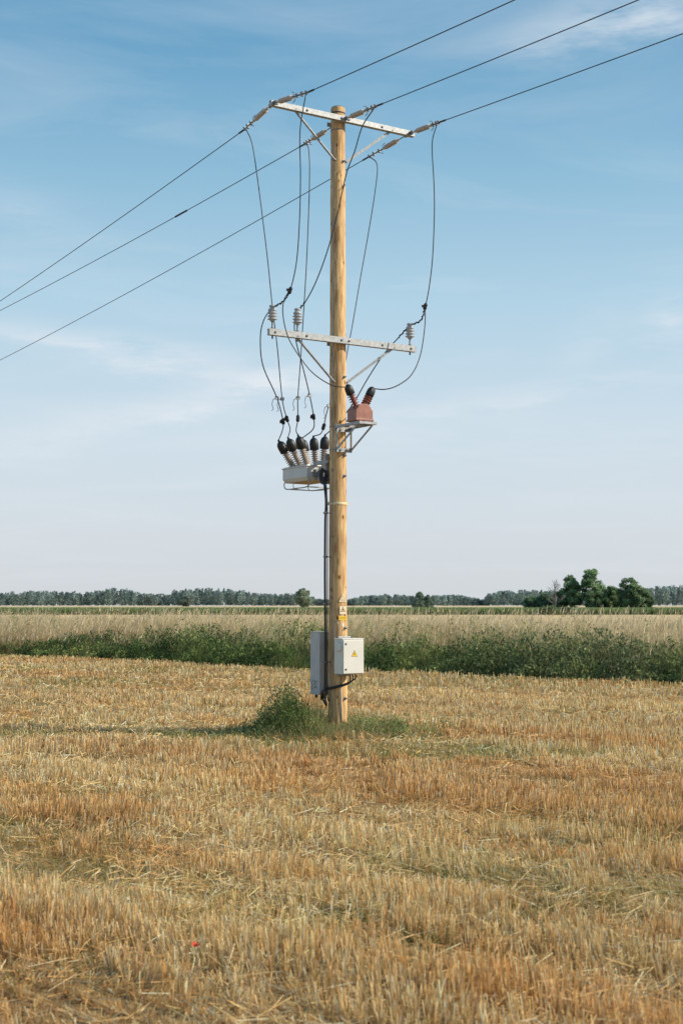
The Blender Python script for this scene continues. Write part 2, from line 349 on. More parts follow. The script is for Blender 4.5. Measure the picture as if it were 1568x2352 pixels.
# ------------------------------------------------------------ verge
def verge_pts(n,t0,t1,s0=-34,s1=34):
    s=rng.uniform(s0,s1,n); t=rng.uniform(t0,t1,n)
    p=P0[None]+UV[None]*s[:,None]+NV[None]*t[:,None]
    return p[:,0],p[:,1],s,t
def make_verge():
    n=330000; x,y,s,t=verge_pts(n,-.5,5.5)
    td=tdist(x,y)+1.3*(fbm(s*.7,t*.1,77)-.5)+.7*(fbm(s*2.2,t*.2,79)-.5); q=fbm(s*.5+5,t*.6,41); q2=fbm(s*2.0,t*2.0,43)
    q=sstep(.28,.72,q); left=sstep(-5,-13,s)
    H=np.clip(td/1.5,0,1)**.7*(.14+.70*q+1.2*np.clip(q2-.35,0,1)); H*=1-.25*left
    patch=fbm(s*.25+9,t*.3,47)
    keep=(td>.05)&(rng.uniform(0,1,n)<np.clip(1.15-left*.45*sstep(.60,.40,patch)-.12*t,0.06,1))&(H>.05)
    x=x[keep];y=y[keep];H=H[keep];q2=q2[keep];s=s[keep];q=q[keep];t=t[keep];N=len(x)
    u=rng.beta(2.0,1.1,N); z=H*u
    hueN=fbm(s*1.4+2,t*1.4,49)[:,None]; k1=sstep(.42,.64,hueN)
    base=V(.060,.110,.030)*(1-k1)+V(.20,.26,.075)*k1
    right=sstep(1,9,s)[:,None]; base=base*(1-right*.40)+V(.26,.27,.14)*right*.40
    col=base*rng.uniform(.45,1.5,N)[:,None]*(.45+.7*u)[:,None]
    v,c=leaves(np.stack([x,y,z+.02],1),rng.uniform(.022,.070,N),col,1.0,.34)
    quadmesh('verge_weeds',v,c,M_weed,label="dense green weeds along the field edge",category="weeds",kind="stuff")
    VS=[];CS=[]
    nt=9000; tx,ty,ts,tt=verge_pts(nt,-.3,13.5); ttd=tdist(tx,ty)
    tq=fbm(ts*.5,tt*.6,51); tl=sstep(-3,-12,ts); k=38
    th=(.20+1.16*np.clip(ttd/3.0,0,1)**.8*(.48+.6*tq))*rng.uniform(.5,1.36,nt)
    tdry=np.clip((ttd-1.1)/2.3+.9*(tq-.5)+tl*.6+rng.normal(0,.30,nt),0,1)
    ok=(ttd>.05)&(rng.uniform(0,1,nt)<np.clip(.30+ttd*.18+tl*.3,0,1))
    idx=np.repeat(np.where(ok)[0],k); N=len(idx)
    a=rng.uniform(0,6.28,N); rr=rng.uniform(0,1,N)**.6*.17
    x=tx[idx]+np.cos(a)*rr; y=ty[idx]+np.sin(a)*rr; s=ts[idx]; td=ttd[idx]; left=tl[idx]
    h=np.minimum(th[idx]*rng.uniform(.45,1.15,N),1.70)
    dry=np.clip(tdry[idx]+rng.normal(0,.15,N),0,1)[:,None]
    green=V(.19,.26,.07); straw=V(.88,.68,.37); red=V(.60,.39,.20)
    col=green*(1-dry)+straw*dry
    rm=((left[:,None]*rng.uniform(0,1,(N,1))*(td[:,None]<3.5))>.5); col=np.where(rm,red,col)
    col=col*rng.uniform(.62,1.1,N)[:,None]
    ln=np.stack([np.cos(a),np.sin(a)],1)*(rr*1.3)[:,None]*h[:,None]*1.3+rng.normal(size=(N,2))*.11*h[:,None]+V(.14,.02)*h[:,None]
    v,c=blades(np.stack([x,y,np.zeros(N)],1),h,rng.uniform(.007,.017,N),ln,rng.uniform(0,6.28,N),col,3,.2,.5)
    VS.append(v);CS.append(c)
    m=(dry[:,0]>.5)&(rng.uniform(0,1,N)<.22)&(h>.5)
    tip=np.stack([x+ln[:,0]*.95,y+ln[:,1]*.95,h*.93],1)[m]; K=len(tip)
    v,c=blades(tip,rng.uniform(.10,.26,K),rng.uniform(.018,.042,K),rng.normal(size=(K,2))*.05+V(.07,0),rng.uniform(0,6.28,K),np.tile(V(.90,.74,.48),(K,1))*rng.uniform(.72,1.02,K)[:,None],2,.15,1)
    VS.append(v);CS.append(c)
    quadmesh('tall_grass',np.concatenate(VS),np.concatenate(CS),M_grass,label="tall dry grass with pale seed heads",category="grass",kind="stuff")
    VS=[];CS=[]
    for i in range(130):
        s=rng.uniform(-22,22);t=rng.uniform(1.2,9);p=P0+UV*s+NV*t
        hh=rng.uniform(1.0,1.85);K=70
        zz=rng.uniform(.4,1,K)*hh; cc=np.stack([p[0]+rng.normal(0,.08,K),p[1]+rng.normal(0,.08,K),zz],1)
        col=(V(.34,.21,.11) if rng.random()<.35 else V(.20,.26,.085))*rng.uniform(.7,1.3,K)[:,None]
        v,c=leaves(cc,rng.uniform(.014,.038,K),col,.5,.5); VS.append(v);CS.append(c)
    quadmesh('dock_weeds',np.concatenate(VS),np.concatenate(CS),M_weed,label="brown flowering weed spikes among tall grass",category="weeds",kind="stuff")
make_verge()

def make_corn():
    n=90000; D=np.concatenate([rng.uniform(287,330,n//2),rng.uniform(330,452,n//2)]); x=rng.uniform(-1,1,n)*(.27*D+12); y=D-CAMD
    row=np.round(x/.9)*.9; x=row*.5+x*.5
    h=rng.uniform(1.05,1.5,n); col=V(.19,.27,.10)*rng.uniform(.6,1.4,n)[:,None]
    tas=rng.uniform(0,1,n)<.14; col[tas]=V(.48,.42,.22)
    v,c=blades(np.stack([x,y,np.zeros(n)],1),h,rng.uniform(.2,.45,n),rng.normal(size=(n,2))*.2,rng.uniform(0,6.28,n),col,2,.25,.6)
    quadmesh('maize_crop',v,c,M_leaf,label="green maize crop in a distant field",category="crop",kind="stuff")
make_corn()

# ------------------------------------------------------------ trees
def make_tree(x,D,h,w,label,kind='round',seed=0,hue=(.055,.085,.03)):
    r=np.random.default_rng(seed); y=D-CAMD; z0=float(gz(np.array(x),np.array(y)))
    e=empty('tree',(x,y,z0),label=label,category='tree',group='trees on the far side of the fields')
    base=V(x,y,z0)
    mb=MB(); top=base+V(r.normal()*.2,0,h*.8)
    tr=w*.035+.08
    mb.tube(catmull([base,base+V(r.normal()*.1,0,h*.3),base+V(r.normal()*.2,0,h*.55),top],4),list(np.linspace(tr,tr*.25,13)),7)
    cl=[]
    if kind=='round':
        K=70
        while len(cl)<K:
            p=r.uniform(-1,1,3)
            if np.linalg.norm(p)<1.08: 
                s=1-.22*p[2]*p[2]-.15*max(0,p[2])
                cl.append(base+V(p[0]*w*.44*s,p[1]*w*.44*s,max(h*.52+p[2]*h*.43,h*.08)))
        cr=np.full(K,w*.13)*r.uniform(.5,1.3,K)
    else:
        K=40; tt=r.uniform(.1,1,K)
        for q in tt:
            a=r.uniform(0,6.28); rr=(1-q)**.75*w*.42; cl.append(base+V(math.cos(a)*rr,math.sin(a)*rr,h*q*.95))
        cr=w*.16*r.uniform(.7,1.2,K)*(1.15-tt*.6)
    for c in cl[:14]:
        q=r.uniform(.3,.65); st_=base*(1-q)+top*q
        mb.tube([st_,(st_+c)/2+V(0,0,-.02*h),c],[tr*.35,tr*.22,tr*.08],5)
    mkobj('trunk',mb,[M_bark],e)
    VS=[];CS=[]
    for c,rd in zip(cl,cr):
        K2=170; d=r.normal(size=(K2,3)); d/=np.linalg.norm(d,axis=1)[:,None]; d*=rd*r.uniform(.35,1.2,K2)[:,None]**.8; d[:,2]*=.75
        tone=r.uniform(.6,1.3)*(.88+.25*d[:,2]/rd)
        col=np.array(hue)*3.9*(tone*r.uniform(.7,1.3,K2))[:,None]+V(.05,.062,.062)*(D/400)  # last term paints blue-grey aerial haze into the leaves, growing with distance
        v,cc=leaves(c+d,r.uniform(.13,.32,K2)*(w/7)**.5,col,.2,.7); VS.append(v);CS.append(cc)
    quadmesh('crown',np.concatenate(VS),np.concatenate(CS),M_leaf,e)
S=3267.
def bx(px,D): return CAMX+(px-784)/S*D
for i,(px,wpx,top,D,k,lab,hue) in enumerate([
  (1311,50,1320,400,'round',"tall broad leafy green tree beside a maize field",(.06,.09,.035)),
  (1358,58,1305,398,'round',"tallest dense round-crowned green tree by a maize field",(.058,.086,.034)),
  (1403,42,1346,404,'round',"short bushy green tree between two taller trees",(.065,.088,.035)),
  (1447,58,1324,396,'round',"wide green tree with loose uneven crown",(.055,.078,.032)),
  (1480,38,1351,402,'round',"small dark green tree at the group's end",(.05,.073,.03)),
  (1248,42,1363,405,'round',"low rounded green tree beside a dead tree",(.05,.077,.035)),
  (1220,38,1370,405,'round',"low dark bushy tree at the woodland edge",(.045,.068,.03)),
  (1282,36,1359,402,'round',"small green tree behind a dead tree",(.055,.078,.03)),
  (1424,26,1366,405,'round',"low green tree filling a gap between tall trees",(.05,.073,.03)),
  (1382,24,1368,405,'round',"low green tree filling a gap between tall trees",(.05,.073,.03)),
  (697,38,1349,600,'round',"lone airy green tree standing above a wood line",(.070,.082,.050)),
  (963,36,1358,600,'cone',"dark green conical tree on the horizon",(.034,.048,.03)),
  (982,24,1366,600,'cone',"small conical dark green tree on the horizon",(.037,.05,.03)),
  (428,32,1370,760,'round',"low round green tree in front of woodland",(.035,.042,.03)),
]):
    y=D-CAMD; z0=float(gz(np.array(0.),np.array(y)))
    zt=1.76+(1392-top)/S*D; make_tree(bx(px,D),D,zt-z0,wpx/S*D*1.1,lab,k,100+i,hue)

def shrub(x,D,h,w,label):
    y=D-CAMD; r=rng; e=empty('shrub',(x,y,0),label=label,category='shrub')
    mb=MB()
    for i in range(7):
        a=r.uniform(0,6.28); mb.tube([V(x,y,0),V(x+math.cos(a)*w*.2,y+math.sin(a)*w*.2,h*.5),V(x+math.cos(a)*w*.35,y+math.sin(a)*w*.35,h*.8)],[.05,.03,.01],5)
    mkobj('stem',mb,[M_bark],e)
    K=2600; d=r.normal(size=(K,3)); d/=np.linalg.norm(d,axis=1)[:,None]; d*=r.uniform(.5,1,K)[:,None]**.5
    bump=.75+.4*vnoise(d[:,0]*3+5,d[:,1]*3+d[:,2]*2,3)
    c=np.stack([x+d[:,0]*w*.5*bump,y+d[:,1]*w*.4*bump,np.abs(d[:,2])*h*bump+.1],1)
    v,cc=leaves(c,r.uniform(.08,.2,K),V(.17,.22,.11)*r.uniform(.5,1.5,K)[:,None]); quadmesh('foliage',v,cc,M_leaf,e)
shrub(bx(1258,282),282,1.75,5.6,"low wide dark green shrub at a maize field edge")
shrub(bx(1300,283),283,1.5,4.0,"low wide dark green shrub at a maize field edge")

def dead():
    D=360.;x=bx(1273,D);y=D-CAMD;H=8.4
    e=empty('dead_tree',(x,y,0),label="bare leafless dead tree above a maize field",category='tree')
    mb=MB(); r=np.random.default_rng(5); b=V(x,y,0); mb.tube([b,b+V(.1,0,H*.5),b+V(-.1,0,H)],[.22,.15,.03],6)
    br=MB()
    for i in range(34):
        q=r.uniform(.25,.97); a=r.uniform(0,6.28); L=(1.1-q)*2.9+.4; p=b+V(0,0,H*q)
        e1=p+V(math.cos(a)*L*.5,math.sin(a)*L*.5,L*.3); e2=p+V(math.cos(a)*L,math.sin(a)*L,L*.75)
        br.tube([p,e1,e2],[.07,.05,.02],4)
        for k in range(3):
            m=e1*(1-k/3)+e2*k/3; br.tube([m,m+V(*(r.normal(0,.35,2)),.5)],[.035,.015],4)
    mkobj('trunk',mb,[M_dead],e); mkobj('branch',br,[M_dead],e)
dead()

def wood_mass():
    px=[-1200,-300,0,100,200,270,285,330,390,400,450,500,560,600,690,740,800,840,905,960,1050,1110,1125,1180,1250,1300,1470,1500,1568,1700,2600]
    tp=[1362,1360,1362,1360,1362,1352,1354,1366,1366,1358,1355,1353,1358,1366,1366,1378,1378,1368,1367,1370,1368,1378,1362,1358,1358,1362,1356,1350,1348,1350,1352]
    r=np.random.default_rng(3); VS=[];CS=[];TV=[];TC=[]
    n=1300; D=r.uniform(880,960,n); P=np.linspace(-500,2060,n)+r.normal(0,4,n)
    for p,d in zip(P,D):
        x=bx(p,d);y=d-CAMD;z0=float(gz(np.array(x),np.array(y))); zt=1.76+(1392-np.interp(p,px,tp))/S*d
        h=(zt-z0)*r.uniform(.76,1.10); w=r.uniform(2.8,5.4); K=150
        con=r.random()<.35
        q=r.beta(1.1,1.0,K)*.95+.05
        rad=(w/2)*( (1-q)**.7*1.2 if con else np.sqrt(np.clip(1-((q-.58)/.50)**2,.04,1)))*r.uniform(.5,1,K)
        a=r.uniform(0,6.28,K)
        c=np.stack([x+np.cos(a)*rad,y+np.sin(a)*rad,z0+h*q],1)
        hue=V(.27,.345,.31)*r.uniform(.7,1.2) if not con else V(.20,.265,.25)*r.uniform(.75,1.1)  # pale bluish hues: aerial haze painted into the leaf colour
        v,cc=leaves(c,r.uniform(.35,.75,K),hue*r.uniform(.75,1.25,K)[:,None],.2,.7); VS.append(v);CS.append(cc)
        if r.random()<(.6 if p<420 or p>1480 else .15):
            f=r.uniform(.35,.6); wd=.12; xo=r.normal(0,.6); yy=y-w*.55
            TV.append([[x+xo-wd,yy,z0],[x+xo+wd,yy,z0],[x+xo+wd*.6,yy,z0+h*f],[x+xo-wd*.6,yy,z0+h*f]]); TC.append(V(.50,.50,.47)*r.uniform(.6,1.1))
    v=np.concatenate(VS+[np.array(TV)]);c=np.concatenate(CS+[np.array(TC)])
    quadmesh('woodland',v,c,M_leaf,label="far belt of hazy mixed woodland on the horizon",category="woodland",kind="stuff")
wood_mass()

# ------------------------------------------------------------ utility pole
H=8.72
pole=empty('utility_pole',(0,0,0),label="tall weathered wooden power pole with two steel crossarms",category="power pole")
def prad(z): return .130-.031*z/H
mb=MB(); prof=[(prad(0)+.004,-.3)]
for z in np.linspace(0,H-.03,60): prof.append((prad(z)+.0018*math.sin(z*5.3)+.0012*math.sin(z*13),z))
prof+=[(prad(H)-.004,H-.008),(prad(H)-.014,H)]
mb.lathe((0,0,0),EZ,prof,32)
mkobj('wooden_shaft',mb,[M_wood],pole)
mb=MB(); mb.lathe((0,0,H-.10),EZ,[(prad(H)+.002,0),(prad(H)+.003,.02),(prad(H)+.002,.022)],32,0)
mb.lathe((0,0,H-.001),EZ,[(prad(H)-.008,0),(prad(H)-.012,.006)],32,1)
mkobj('pole_cap',mb,[M_dark,M_galvd],pole)

ARM_T=8.35+ZO; ARM_M=5.24+ZO; OFF=EL*.16
def arm_pt(s,z): return OFF+EA*s+EZ*z
def crossarm(z,half,h,zb,sl,sr,name):
    L=half*2; mb=MB()
    c=OFF+EZ*z
    mb.box(c+EL*.030,(L,.008,h)); mb.box(c+EZ*(h/2-.004)-EL*.006,(L,.064,.008)); mb.box(c-EZ*(h/2-.004)-EL*.006,(L,.064,.008))
    for s in (-half+.01,half-.01): mb.box(c+EA*(s-.0)-EL*.006,(.008,.060,h-.018))
    for s in (-half+.09,-.62,-.06,.06,.62,half-.09):
        p=c+EA*s+EL*.034; mb.lathe(p,EL,[(.020,0),(.020,.004),(.012,.005),(.012,.016)],6,1,False)
    arm=mkobj(name,mb,[M_galv,M_galvd],pole)
    for s,sg in ((sl,-1),(sr,1)):
        b=MB(); p0=c+EA*s-EZ*(h/2-.02)-EL*.012; rr=prad(zb)
        p1=EA*(sg*(rr+.006))*.9+EZ*zb+EL*.06
        b.bar(p0,p1,.036,.006,EL); b.bar(p0,p1,.007,.03,EL,0)
        b.cyl(p1-EL*.03,p1+EL*.03,.013,8,1); b.cyl(p0-EL*.03,p0+EL*.05,.012,8,1)
        mkobj('brace',b,[M_galv,M_galvd],arm)
    b=MB(); b.box(c-EL*.045,(.16,.012,h*.9)); 
    for s in (-.06,.06): b.cyl(c+EA*s-EL*.26,c+EA*s+EL*.05,.009,8,1)
    b.box(c-EL*.30,(.18,.008,.06))
    mkobj('mounting_clamp',b,[M_galv,M_galvd],arm)
    return arm
crossarm(ARM_T,1.185,.072,7.79+ZO,-.80,.80,'crossarm')
crossarm(ARM_M,1.20,.084,4.68+ZO,-.76,.82,'crossarm')

def post_ins(s):
    p=arm_pt(s,ARM_M+.042); mb=MB()
    mb.cyl(p-EZ*.13,p+EZ*.11,.012,8,1); mb.lathe(p,EZ,[(.026,0),(.026,.02)],6,1,False)
    prof=[(.028,.10),(.032,.112)]
    for z in (.12,.160,.20): prof+=[(.038,z),(.066,z+.008),(.067,z+.014),(.042,z+.030)]
    prof+=[(.042,.238),(.056,.243),(.058,.262),(.046,.276),(.032,.282),(.032,.292),(.044,.297),(.044,.314),(.028,.324)]
    mb.lathe(p,EZ,prof,24,0)
    mkobj('post_insulator',mb,[M_porc,M_galvd],pole); return p+EZ*.287
PI=[post_ins(s) for s in (-1.14,-.75,1.11)]

wires={}
W=[(-1.14,(.8,.13,.074),(.90,.12,.073)),(0.,(1.05,.06,.0276),(.80,.05,.071)),(1.11,(1.05,.06,.062),(.72,.04,.071))]
def strain(p0,p1,lead):
    mb=MB(); d=nrm(p1-p0); L=np.linalg.norm(p1-p0); s=np.cross(d,EZ); s=nrm(s); u=np.cross(s,d)
    st=lead; il=.40
    mb.tube([p0,p0+d*st],.008,6,1); mb.box(p0+d*.03,(.07,.03,.05),(d,s,u),1)
    prof=[(.014,0),(.020,.005),(.020,.045),(.012,.05)]
    k=10
    for i in range(k):
        z=.06+i*(il-.12)/k; prof+=[(.018,z),(.037,z+.009),(.038,z+.013),(.019,z+.020)]
    prof+=[(.012,il-.05),(.020,il-.045),(.020,il-.005),(.014,il)]
    mb.lathe(p0+d*st,d,prof,16,0)
    a=p0+d*(st+il)
    mb.tube([a,p1],.010,6,1)
    for q,ww in ((.25,.05),(.6,.06),(.9,.04)):
        c=a*(1-q)+p1*q; mb.box(c,(.035,.03,ww),(d,s,u),1); mb.cyl(c-s*.03+u*.015,c+s*.03+u*.015,.008,6,1)
    mb.tube([a,a+u*.05+d*.02,a+u*.07-d*.05],.005,5,1); mb.tube([a+d*.03,a-u*.05+d*.05,a-u*.075],.006,5,1)
    mkobj('strain_insulator',mb,[M_poly,M_galvd],pole)
for i,(s,bk,fw) in enumerate(W):
    for sgn,(s0,d0,m) in ((-1,bk),(1,fw)):
        base=arm_pt(s,ARM_T)+ (EL*.035*sgn)
        lead=.10 if not(i==1) else (.42 if sgn<0 else .10)
        if sgn<0 and i==2: lead=.22
        end=arm_pt(s,ARM_T)+EL*sgn*s0-EZ*d0
        strain(base,end,lead)
        pts=[]
        for q in np.concatenate([np.linspace(0,1,4)[:-1],np.linspace(1,52,40)]):
            pts.append(end+EL*sgn*q-EZ*(m*q-.001*q*q)*(1))
        wires[(i,sgn)]=pts
        mb=MB(); mb.tube(pts,.0062,6)
        mb.cyl(end,end+nrm(pts[3]-pts[0])*.14,.013,8)
        if i==1 and sgn<0:
            for q in np.linspace(3.75,4.15,9):
                p=end-EL*q-EZ*(m*q-.001*q*q); mb.lathe(p,-EL,[(.012,0),(.018,.02),(.012,.04)],8)
        mkobj('overhead_wire',mb,[M_alu],None,label="thin overhead power wire strung from a wooden pole" if not (i==1 and sgn<0) else "thin overhead power wire with a coiled splice",category="power line",group="overhead wires on the pole")
def cl(i,sgn,q=0.02):
    s,bk,fw=W[i]; s0,d0,m=bk if sgn<0 else fw
    return arm_pt(s,ARM_T)+EL*sgn*(s0-.06)-EZ*(d0+.01)

# ------------------------------------------------------------ load break switch behind the pole
TC=-EL*.76; TZ0,TZ1=3.35+ZO,3.575+ZO
sw=empty('load_break_switch',tuple(TC+EZ*TZ0),label="cream-grey steel switch tank with six black-capped bushings on pole",category="power switch")
mb=MB()
hw,hl=.235,.33
def tp(u,v,z): return TC+EA*u+EL*v+EZ*z
vs=[]
for (a,b,z) in ((hw*.86,hl*.92,TZ0),(hw,hl,TZ0+.05),(hw,hl,TZ1-.03),(hw*.93,hl*.96,TZ1)):
    for su,sv in ((-1,-1),(1,-1),(1,1),(-1,1)): vs.append(tp(su*a,sv*b,z))
fs=[]
for k in range(3):
    for i in range(4): fs.append((k*4+i,k*4+(i+1)%4,(k+1)*4+(i+1)%4,(k+1)*4+i))
fs=[f[::-1] for f in fs]
mb.add(vs,fs,0); mb.add(vs[:4],[(0,1,2,3)],1); mb.add(vs[12:],[(3,2,1,0)],0)
mb.box(tp(0,0,TZ1-.02),(hw*2+.03,hl*2+.03,.014),mi=0)
mkobj('tank',mb,[M_tank,M_under],sw,bevel=.004)
BT=[]
for row,off,spls in (('A',-.14,(-.64,-.52,-.40)),('B',.12,(-.24,-.10,.05))):
    for k,spl in zip((-1,0,1),spls):
        o=tp(off,k*.19,TZ1); ax=nrm(EZ+EA*spl+EL*k*.04)
        b=MB(); prof=[(.05,0),(.05,.02)]
        for i in range(7): z=.025+i*.031; prof+=[(.032,z),(.060,z+.008),(.061,z+.011),(.033,z+.021)]
        prof+=[(.034,.26)]
        b.lathe(o,ax,prof,20,0)
        bu=mkobj('bushing',b,[M_bush],sw)
        b=MB(); b.lathe(o+ax*.245,ax,[(.056,0),(.063,.008),(.063,.09),(.059,.125),(.048,.152),(.030,.170),(.016,.18),(.012,.21)],48,0,True,12,.035)
        mkobj('rubber_cap',b,[M_black],bu)
        BT.append(o+ax*.445)
mb=MB()
for sd in (-1,1):
    u=sd*.2
    mb.tube(catmull([tp(u,hl*.9,TZ0+.05),tp(u,hl*1.05,TZ0-.02),tp(u,hl*.85,TZ0-.085),tp(u,0,TZ0-.09),tp(u,-hl*.85,TZ0-.085),tp(u,-hl*1.05,TZ0-.02),tp(u,-hl*.9,TZ0+.05)],5),.009,6)
mb.tube([tp(-.2,hl*.8,TZ0-.086),tp(.2,hl*.8,TZ0-.086)],.009,6)
mb.tube([tp(-.2,-hl*.8,TZ0-.086),tp(.2,-hl*.8,TZ0-.086)],.009,6)
mb.tube(catmull([tp(-.28,.05,TZ0+.0),tp(-.26,.05,TZ0-.10),tp(-.05,.2,TZ0-.13),tp(.1,.35,TZ0-.12)],5),.006,6)
mkobj('lifting_frame',mb,[M_galv],sw)
mb=MB()
for u in (-.09,.09):
    mb.bar(tp(u,hl-.02,TZ1+.015),EL*-.09+EA*u+EZ*(TZ1+.015),.05,.05,EZ)
    mb.bar(tp(u,hl-.02,TZ0+.03),EL*-.09+EA*u+EZ*(TZ0+.03),.05,.008,EA)
mb.box(-EL*.145+EZ*(TZ0+.14),(.22,.012,.42))
mb.box(-EL*.10+EZ*(TZ0+.3),(.30,.02,.05)); mb.box(-EL*.10+EZ*(TZ0-.02),(.30,.02,.05))
mb.box(tp(0,hl+.05,TZ0+.10),(.30,.05,.10),mi=1)
mkobj('mounting_bracket',mb,[M_galv,M_galvd],sw)
mb=MB()
for k in range(4):
    pts=[]
    for a in np.linspace(0,2*math.pi,22): pts.append(EA*(-.165-.010*k+.030*math.cos(a))+EL*(-.06-.01*k+.02*math.cos(a))+EZ*(TZ0+.03+(.085+.008*k)*math.sin(a)))
    mb.tube(pts,.008,6)
mkobj('cable_coil',mb,[M_cable],sw)

# ------------------------------------------------------------ voltage transformer on bracket
VC=EL*.55; VZ=4.065+ZO
vt=empty('voltage_transformer',tuple(VC+EZ*VZ),label="brown resin voltage transformer with two black-capped bushings on bracket",category="transformer")
mb=MB()
w2,dp=.135,.11; pts=[(-w2,0),(w2,0),(w2,.15),(w2*.88,.165)]
for a in np.linspace(0,math.pi,13): pts.append((w2*.80*math.cos(a),.172+.065*math.sin(a)))
pts+=[(-w2*.88,.165),(-w2,.15)]
n=len(pts); O=VC+EZ*(VZ+.008)
vs=[O+EA*a+EZ*b+EL*dp for a,b in pts]+[O+EA*a+EZ*b-EL*dp for a,b in pts]
mb.add(vs,[tuple(range(n)),tuple(range(n,2*n))[::-1]]+[(i,i+n,(i+1)%n+n,(i+1)%n) for i in range(n)],0)
mb.box(O+EZ*.02,(w2*2+.02,dp*2+.02,.03))
mkobj('resin_body',mb,[M_brown],vt,bevel=.006)
VB=[]
for sg in (-1,1):
    o=VC+EA*sg*.058+EZ*(VZ+.205); ax=nrm(EZ*1+EA*sg*.52)
    b=MB(); prof=[(.034,-.03),(.034,0)]
    for i in range(5): z=.010+i*.036; prof+=[(.028,z),(.060,z+.008),(.061,z+.012),(.028,z+.021)]
    prof+=[(.03,.195)]
    b.lathe(o,ax,prof,20,0); bu=mkobj('bushing',b,[M_red],vt)
    b=MB(); b.lathe(o+ax*.185,ax,[(.048,0),(.055,.008),(.055,.07),(.050,.105),(.038,.130),(.018,.145),(.010,.15)],48,0,True,12,.05)
    mkobj('rubber_cap',b,[M_black],bu); VB.append(o+ax*.31)
mb=MB()
z=VZ-.004
mb.box(EL*.45+EA*.12+EZ*(z-.018),(.04,.60,.036)); mb.box(EL*.45-EA*.12+EZ*(z-.018),(.04,.60,.036))
for s in (.30,.52,.735): mb.box(EL*s+EZ*(z-.018),(.198,.03,.034))
for sg in (-1,1):
    mb.bar(EL*.66+EA*sg*.12+EZ*(z-.04),EL*.15+EA*sg*.12+EZ*(z-.33),.03,.006,EA)
    mb.bar(EL*.15+EA*sg*.12+EZ*(z-.36),EL*.15+EA*sg*.12+EZ*(z+.03),.04,.008,EA)
mb.box(EL*.142+EZ*(z-.05),(.28,.01,.06)); mb.box(EL*.142+EZ*(z-.33),(.28,.01,.06))
for zz in (z-.05,z-.33):
    mb.cyl(EL*-.16+EZ*zz+EA*.1,EL*.18+EZ*zz+EA*.1,.008,8,1)
    mb.lathe(EL*.147+EZ*zz+EA*.05,EL,[(.02,0),(.02,.015)],6,1,False); mb.lathe(EL*.147+EZ*zz-EA*.05,EL,[(.02,0),(.02,.015)],6,1,False)
mkobj('support_bracket',mb,[M_galv,M_galvd],vt)

# ------------------------------------------------------------ jumpers
def sv(px,py,Y):
    """cable point projected from image pixel px,py to chosen depth Y behind the pole"""
    D=CAMD+Y; v=(1176-py)/S; t=.0661; h=D*(v+t)/(1-v*t)
    return V(CAMX+(px-784)/S*(D*.9978+h*.066),Y,CAMZ+h)
def jumper(pts,lab,conn=(),hooks=(),twist=None):
    e=MB(); P=catmull(pts,8); e.tube(P,.0078,6)
    for i in conn:
        p=np.array(pts[i]); d=nrm(np.array(pts[min(i+1,len(pts)-1)])-np.array(pts[i-1]))
        e.lathe(p-d*.05,d,[(.012,0),(.024,.012),(.028,.03),(.022,.05),(.028,.065),(.024,.09),(.012,.10)],10,0)
        e.box(p+frame(d)[0]*.028,(.035,.05,.03),frame(d),0)
    for i in hooks:
        p=np.array(pts[i]); 
        e.box(p,(.05,.03,.045),mi=1); e.tube([p,p+V(-.055,0,-.02),p+V(-.07,0,-.09),p+V(-.05,0,-.16),p+V(-.075,0,-.18)],.005,5,1)
    if twist:
        a,b=twist; Q=catmull([pts[a],pts[b]] if b-a==1 else pts[a:b+1],14); T=[]
        for k,q in enumerate(Q):
            d=nrm(Q[min(k+1,len(Q)-1)]-Q[max(k-1,0)]); x,y,_=frame(d); T.append(q+.013*(x*math.cos(k*1.3)+y*math.sin(k*1.3)))
        e.tube(T,.007,5)
    mkobj('jumper_cable',e,[M_cable,M_galv],None,label=lab,category="cable",group="black jumper cables on the pole")
tA=BT[:3]; tB=BT[3:]
L1="black jumper cable hanging from an overhead wire to the switch"
L2="black jumper cable looping over a porcelain insulator to the switch"
L3="black branch cable joining a jumper to the transformer bushing"
jumper([cl(0,-1),sv(579,330,-.14),sv(590,400,-.12),sv(603,500,-.1),sv(615,600,-.05),sv(625,700,0),sv(637,800,.1),sv(648,916,.3),sv(659,962,.45),sv(666,985,.55),tA[1]],L1,(8,),(7,))
jumper([cl(0,1),sv(689,300,-1.4),sv(690,400,-1.3),sv(688,500,-1.2),sv(681,600,-1.05),sv(666,667,-.92),sv(650,692,-.84),PI[0],sv(606,735,-.6),sv(598,775,-.5),sv(604,840,-.2),sv(636,914,.3),sv(650,968,.6),sv(648,990,.7),tA[0]],L2,(5,12),(11,),(5,7))
jumper([cl(1,-1),sv(709,345,.7),sv(711,390,.68),sv(709,480,.65),sv(704,600,.6),sv(697,720,.6),sv(690,830,.55),sv(684,914,.5),sv(684,961,.5),sv(680,988,.5),tA[2]],L1,(8,),(7,))
jumper([cl(1,1),sv(832,290,-.68),sv(815,345,-.64),sv(795,400,-.6),sv(775,490,-.55),sv(752,575,-.53),sv(725,648,-.52),sv(700,695,-.54),PI[1],sv(676,742,-.45),sv(680,785,-.35),sv(697,850,-.1),sv(711,908,.3),sv(720,957,.6),sv(719,985,.7),tB[0]],L2,(13,),(12,),(7,8))
jumper([cl(2,-1),sv(866,380,1.3),sv(861,440,1.25),sv(845,540,1.15),sv(829,630,1.),sv(812,730,.8),sv(799,800,.65),sv(785,870,.5),sv(755,932,.5),sv(743,980,.55),sv(736,996,.6),tB[1]],L1,(9,),(8,))
